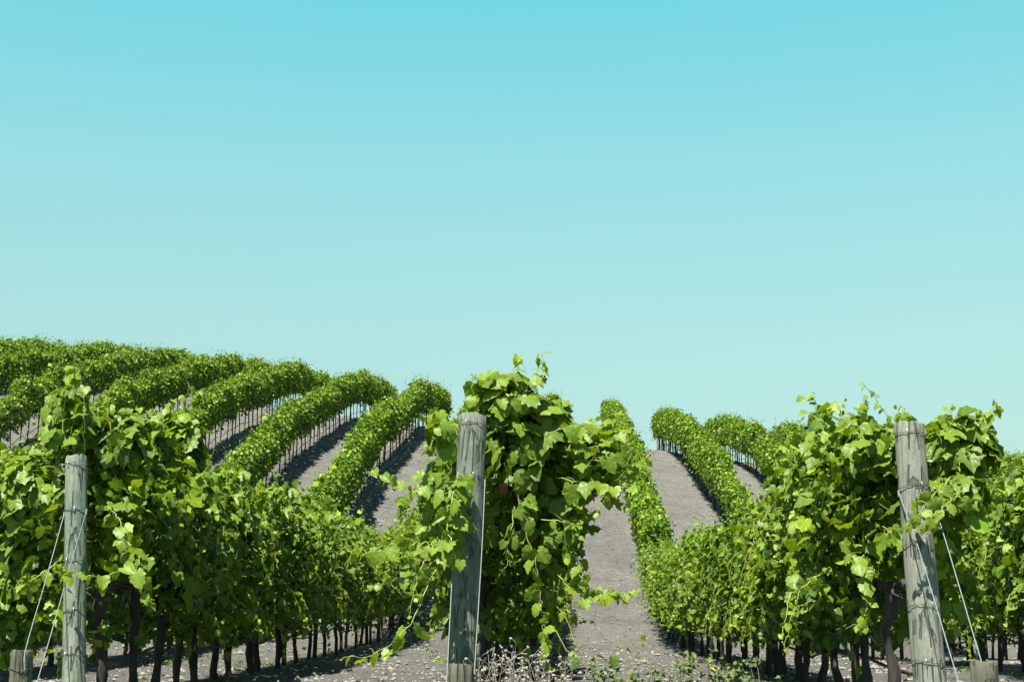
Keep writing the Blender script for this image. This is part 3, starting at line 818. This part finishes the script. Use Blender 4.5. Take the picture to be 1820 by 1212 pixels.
end_growth((1, 0), [
    (1700, 800, 62, 52, 9.2, 260, .118, .55), (1690, 880, 58, 40, 9.0, 156, .112, .58), (1560, 800, 60, 48, 9.4, 221, .118, .55)],
    [([(1620, 800, Y), (1610, 755, Y), (1607, 722, Y)], 7, .12, {}),
     ([(1660, 780, Y), (1685, 750, Y), (1695, 728, Y)], 9, .12, {}),
     ([(1720, 790, Y), (1752, 770, Y), (1758, 745, Y), (1765, 715, Y)], 12, .115, {}),
     ([(1700, 770, Y), (1735, 750, Y), (1738, 730, Y)], 8, .115, {}),
     ([(1740, 790, Y), (1764, 785, Y), (1768, 765, Y)], 6, .12, {}),
     ([(1640, 780, Y), (1700, 760, Y), (1745, 755, Y)], 10, .12, {}),
     ([(1690, 850, 8.9), (1660, 880, 8.55), (1640, 905, 8.45), (1618, 930, 8.4)], 11, .11, {}),
     ([(1720, 860, 8.9), (1690, 890, 8.55), (1660, 915, 8.45), (1640, 945, 8.4)], 12, .105, {}),
     ([(1560, 930, 9.3), (1590, 950, 8.9), (1615, 965, 8.7)], 9, .11, {}),
     ([(1545, 960, 9.3), (1530, 1010, 9.1), (1540, 1080, 9.0), (1530, 1110, 9.0)], 15, .11, {}),
     ([(1500, 950, 9.3), (1520, 1000, 9.1), (1555, 1020, 9.0)], 10, .11, {})], 56, keep=lambda P, r: (P[:, 2] > 1.30 + .12 * np.sin(9 * P[:, 0])) | (P[:, 1] > .2) | (P[:, 0] > .3))
end_growth((1, 1), [], [([(1530, 800, 10.2), (1530, 745, 10.2), (1536, 702, 10.2)], 10, .115, {}), ([(1505, 800, 10.3), (1512, 770, 10.3), (1500, 750, 10.3)], 8, .12, {})], 57)
end_growth((1, 3), [], [([(1452, 800, 12.1), (1450, 745, 12.1), (1447, 698, 12.1)], 12, .12, {}), ([(1470, 800, 12), (1480, 780, 12), (1482, 760, 12)], 7, .12, {})], 58)

# a withered red leaf caught inside the middle vine
g = Geo(); leaves(g, [at(893, 862, 9.85) - np.array(SPECIAL[(0, 0)][0].location)], [(0, -1, .25)], [(.2, 0, -1)], .07, .5, 0, np.random.default_rng(4))
tag(obj('withered_leaf', g.mesh('withered_leaf', [M_RED]), SPECIAL[(0, 0)][0]), 'withered red leaf')

# ------------------------------------------------------------------ trellis wires and drip hoses along rows
ROWNAME = {-1: 'behind the slim mint post', 0: 'behind the green stained post', 1: 'behind the tilted grey post'}
def rowname(k):
    if k in ROWNAME: return 'along the row ' + ROWNAME[k]
    d = abs(k - (-1 if k < 0 else 1))
    return 'in the %s row %s of the %s row' % ((ordinal(d), 'left', "slim mint post's") if k < 0 else (ordinal(d), 'right', "tilted grey post's"))
for k in range(-6, 5):
    r = np.random.default_rng(70 + k); X = X0 + k * DX
    y0 = {-1: 9.7, 0: 9.7, 1: 8.75}.get(k, 12.0); ys = np.arange(y0, ROW_END.get(k, 71.5), .24)
    keep = [in_view(X, yy, 1.0, 150) for yy in ys]; ys = ys[np.array(keep)]
    if len(ys) < 5: continue
    w = np.interp(ys, np.arange(8, 80, .7), r.normal(size=len(np.arange(8, 80, .7))))
    P = np.column_stack([X + .05 + .02 * w, ys, terr(np.full_like(ys, X), ys) + .36 + .05 * w])
    g = Geo(); c = P[0].copy(); tube(g, P - c, .011, 6)
    o = obj('drip_hose', g.mesh('drip_hose', [M_HOSE])); o.location = c
    tag(o, 'black drip hose ' + rowname(k), 'hose', 'drip hoses under the rows')
    g = Geo(); yy = ys[::6]
    if len(yy) < 2: continue
    Q = np.column_stack([np.full_like(yy, X), yy, terr(np.full_like(yy, X), yy) + .86])
    tube(g, Q - Q[0], .003, 5)
    o = obj('trellis_wire', g.mesh('trellis_wire', [M_LOOP])); o.location = Q[0]
    tag(o, 'thin dark trellis wire ' + rowname(k), 'wire', 'trellis wires under the rows')

# far end post at the crest
yb = ROW_END[2] + .5; xb = X0 + 2 * DX; zb = float(terr(xb, yb))
root = obj('end_post', None); root.location = (xb, yb, zb)
tag(root, 'small brown end post at the far crest where the sky shows', 'post', 'trellis end posts')
g, fr = post_geo((0, 0, -.2), (.02, .05, 1.75), .085, .08, 40, .5, 10, 14)
obj('post_body', g.mesh('post_body', [W_FAR]), root)
obj('wire_loop', loop_geo((np.array(fr[0]),) + fr[1:], 1.2, .084, .004, 3).mesh('wire_loop', [M_LOOP]), root)

# ------------------------------------------------------------------ weeds by the posts
def dry_bush(label, cx_px, w_px, Yc, h, nst, seed):
    r = np.random.default_rng(seed); b = at(cx_px, 1200, Yc); base = np.array([b[0], b[1], float(terr(b[0], b[1]))])
    W = w_px * Yc / FPX
    st = Geo(); sd = []
    ico_v = norm(np.array([(-1, 1.618, 0), (1, 1.618, 0), (-1, -1.618, 0), (1, -1.618, 0), (0, -1, 1.618), (0, 1, 1.618), (0, -1, -1.618), (0, 1, -1.618), (1.618, 0, -1), (1.618, 0, 1), (-1.618, 0, -1), (-1.618, 0, 1)]))
    ico_f = np.array([(0, 11, 5), (0, 5, 1), (0, 1, 7), (0, 7, 10), (0, 10, 11), (1, 5, 9), (5, 11, 4), (11, 10, 2), (10, 7, 6), (7, 1, 8), (3, 9, 4), (3, 4, 2), (3, 2, 6), (3, 6, 8), (3, 8, 9), (4, 9, 5), (2, 4, 11), (6, 2, 10), (8, 6, 7), (9, 8, 1)])
    for i in range(nst):
        p = np.array([r.uniform(-.5, .5) * W, r.uniform(-.3, .3), -.03])
        hh = h * r.uniform(.55, 1.05) * (1 - .35 * abs(p[0] / W))
        q = p + np.array([r.normal() * .10, r.normal() * .09, hh])
        m = (p + q) / 2 + r.normal(size=3) * .03
        C = spline([p, m, q], 8); tube(st, C, np.linspace(.0038, .0018, 8), 5, 0, .5, False)
        for k in range(r.integers(4, 8)):
            s = C[r.integers(3, 8)]; d = norm(np.array([r.normal() * .8, r.normal() * .8, r.uniform(.2, 1)]))
            e = s + d * r.uniform(.04, .13)
            tube(st, spline([s, (s + e) / 2 + r.normal(size=3) * .012, e], 5), .0016, 4, 0, .5, False)
            rad = r.uniform(.005, .011)
            st.add(e + ico_v * rad * (1 + r.normal(size=(12, 1)) * .15), ico_f, .5, mat=1)
            for w in range(3):          # small dry bracts
                u = e - d * r.uniform(0, .05); o2 = r.normal(size=3) * .016
                st.add(np.array([u, u + o2, u + o2 * .6 + r.normal(size=3) * .008]), np.array([(0, 1, 2)]))
    root = obj('dry_weed', None); root.location = base; tag(root, label, 'dry weed', 'dry weeds by the middle post')
    obj('dry_growth', st.mesh('dry_growth', [M_DRY, M_SEED]), root)


dry_bush('grey dry weed bush with round seed heads right of the middle stump', 905, 120, 9.0, .56, 46, 81)
dry_bush('wider grey dry seed head weed beside the hanging middle shoot', 985, 90, 9.15, .50, 30, 82)
dry_bush('sparse dry weed left of the middle stump', 725, 190, 9.2, .34, 22, 83)


def green_weed(label, px, Yc, h, nst, seed, flower=False, w=.12):
    r = np.random.default_rng(seed); b = at(px, 1200, Yc); base = np.array([b[0], b[1], float(terr(b[0], b[1]))])
    st, lf = Geo(), Geo(); tops = []
    for i in range(nst):
        p = np.array([r.normal() * w, r.normal() * .08, -.02]); q = p + np.array([r.normal() * .07, r.normal() * .06, h * r.uniform(.6, 1.05)])
        C = spline([p, (p + q) / 2 + r.normal(size=3) * .02, q], 10); tube(st, C, np.linspace(.004, .002, 10), 5, 0, .5, False)
        n = 16; k = r.integers(2, 10, n); d = norm(r.normal(size=(n, 3)) * [1, 1, .4])
        leaves(lf, C[k] + d * .012, d * .3 + np.array([0, 0, 1.]) + r.normal(size=(n, 3)) * .4, d, r.uniform(.012, .034, n), .5, 1, r)
        m = 7; leaves(lf, q + r.normal(size=(m, 3)) * .012, r.normal(size=(m, 3)) + [0, -.4, .8], r.normal(size=(m, 3)), .026, .6, 1, r)
        tops.append(q)
    root = obj('green_weed', None); root.location = base; tag(root, label, 'weed', 'green weeds by the path')
    obj('stems', st.mesh('stems', [M_WEEDSTEM]), root); obj('leaves', lf.mesh('leaves', [M_WEED]), root)
    if flower:
        for q in tops[:2]:
            fl = Geo()
            leaves(fl, q + r.normal(size=(10, 3)) * .008, r.normal(size=(10, 3)) + [0, -.6, .6], r.normal(size=(10, 3)), .022, .5, 2, r)
            obj('flower', fl.mesh('flower', [M_YELLOW]), root)


green_weed('low green weed at the foot of the path left of the taller weeds', 1075, 9.3, .42, 14, 91, w=.09)
green_weed('thin pale green weed stems on the right edge of the path', 1165, 9.2, .46, 12, 92, w=.10)
green_weed('bushy green weed left of the yellow flowered weed', 1230, 9.0, .52, 14, 93, w=.09)
green_weed('green weed carrying two small yellow flowers', 1290, 8.9, .55, 13, 94, True, w=.08)
green_weed('upright green weed right of the yellow flowered weed', 1345, 8.9, .50, 12, 95, w=.08)


def grass_tuft(label, x, y, nb, h, seed):
    d = FWD + RGT * (x - CX) / FPX + UPV * (CY - y) / FPX
    t = np.linspace(5, 60, 2000); P = EYE + d * t[:, None]; k = np.argmax(P[:, 2] < terr(P[:, 0], P[:, 1])); p = P[k]
    r = np.random.default_rng(seed); g = Geo()
    for i in range(nb):
        a = r.uniform(0, 6.28); o = np.array([math.cos(a), math.sin(a), 0]) * r.uniform(.02, .16); b = r.normal(size=3) * [.06, .06, 0]
        hh = h * r.uniform(.5, 1); C = spline([b, b + o * .4 + [0, 0, hh * .7], b + o + [0, 0, hh * .85]], 5); wv = norm(np.cross(o, [0, 0, 1.])) * .004
        V = np.concatenate([C - wv * np.linspace(1, .1, 5)[:, None], C + wv * np.linspace(1, .1, 5)[:, None]])
        g.add(V, [(j, j + 1, j + 6, j + 5) for j in range(4)])
    o = obj('grass_tuft', g.mesh('grass_tuft', [M_WEED])); o.location = p; tag(o, label, 'grass tuft', 'grass tufts on the soil')


grass_tuft('small grass tuft on the middle path below the leafy shoot', 1033, 1080, 40, .13, 1)
grass_tuft('small grass tuft just left of the middle post', 772, 1170, 36, .12, 2)
grass_tuft('pale grass tuft under the left row between trunks', 430, 1185, 36, .16, 3)
grass_tuft('yellowish weed tuft at the right edge of the path', 1158, 1112, 30, .16, 4)

# ------------------------------------------------------------------ light, sky, camera
SUN = Vector((-.17, -.42, .89)).normalized()
sd = bpy.data.lights.new('sun', 'SUN'); sd.energy = 5.0; sd.angle = math.radians(.5); sd.color = (1, .95, .82)
so = bpy.data.objects.new('sun', sd); COL.objects.link(so); so.location = (0, 0, 60)
so.rotation_euler = SUN.to_track_quat('Z', 'Y').to_euler()
w = bpy.data.worlds.new('World'); SC.world = w; w.use_nodes = True
nt = w.node_tree; nt.nodes.clear()
sky = nt.nodes.new('ShaderNodeTexSky'); sky.sky_type = 'NISHITA'; sky.sun_disc = False
sky.sun_elevation = math.asin(SUN.z); sky.sun_rotation = math.atan2(SUN.x, SUN.y)
sky.altitude = 100; sky.air_density = 1.0; sky.dust_density = .6; sky.ozone_density = 1.0
tc = nt.nodes.new('ShaderNodeTexCoord'); sx = nt.nodes.new('ShaderNodeSeparateXYZ'); L(nt, tc.outputs['Generated'], sx.inputs[0])
SKYT = [(.0, (.60, .78, .62)), (.10, (.76, .89, .70)), (.176, (1.02, 1.19, .84)), (.29, (1.15, 1.64, 1.09)), (.40, (.86, 1.98, 1.34)), (.50, (.42, 1.0, .80)), (.66, (.22, .42, .42)), (1, (.14, .24, .27))]
SKYT = [(p, tuple(v / 1.60 for v in c)) for p, c in SKYT]
tr = ramp(nt, [(p, tuple(v / 2.2 for v in c)) for p, c in SKYT], sx.outputs[2])
mx = nt.nodes.new('ShaderNodeMix'); mx.data_type = 'RGBA'; mx.blend_type = 'MULTIPLY'; mx.inputs[0].default_value = 1
L(nt, sky.outputs[0], mx.inputs[6]); L(nt, tr.outputs[0], mx.inputs[7])
bg = nt.nodes.new('ShaderNodeBackground'); bg.inputs[1].default_value = .10
sc_ = nt.nodes.new('ShaderNodeVectorMath'); sc_.operation = 'SCALE'; sc_.inputs['Scale'].default_value = 2.2
L(nt, mx.outputs[2], sc_.inputs[0]); L(nt, sc_.outputs[0], bg.inputs[0]); wo = nt.nodes.new('ShaderNodeOutputWorld'); L(nt, bg.outputs[0], wo.inputs[0])

cam = bpy.data.cameras.new('camera'); cam.sensor_width = 36; cam.lens = 36 * FPX / 1820; cam.clip_start = .1; cam.clip_end = 9000
co = bpy.data.objects.new('camera', cam); COL.objects.link(co)
Rm = Matrix(((RGT[0], UPV[0], -FWD[0]), (RGT[1], UPV[1], -FWD[1]), (RGT[2], UPV[2], -FWD[2])))
co.matrix_world = Matrix.Translation(EYE.tolist()) @ Rm.to_4x4()
SC.camera = co
vs = SC.view_settings; vs.view_transform = 'Standard'; vs.look = 'None'; vs.exposure = 1.35; vs.gamma = 1
SC.cycles.max_bounces = 8; SC.cycles.diffuse_bounces = 4; SC.cycles.transmission_bounces = 6
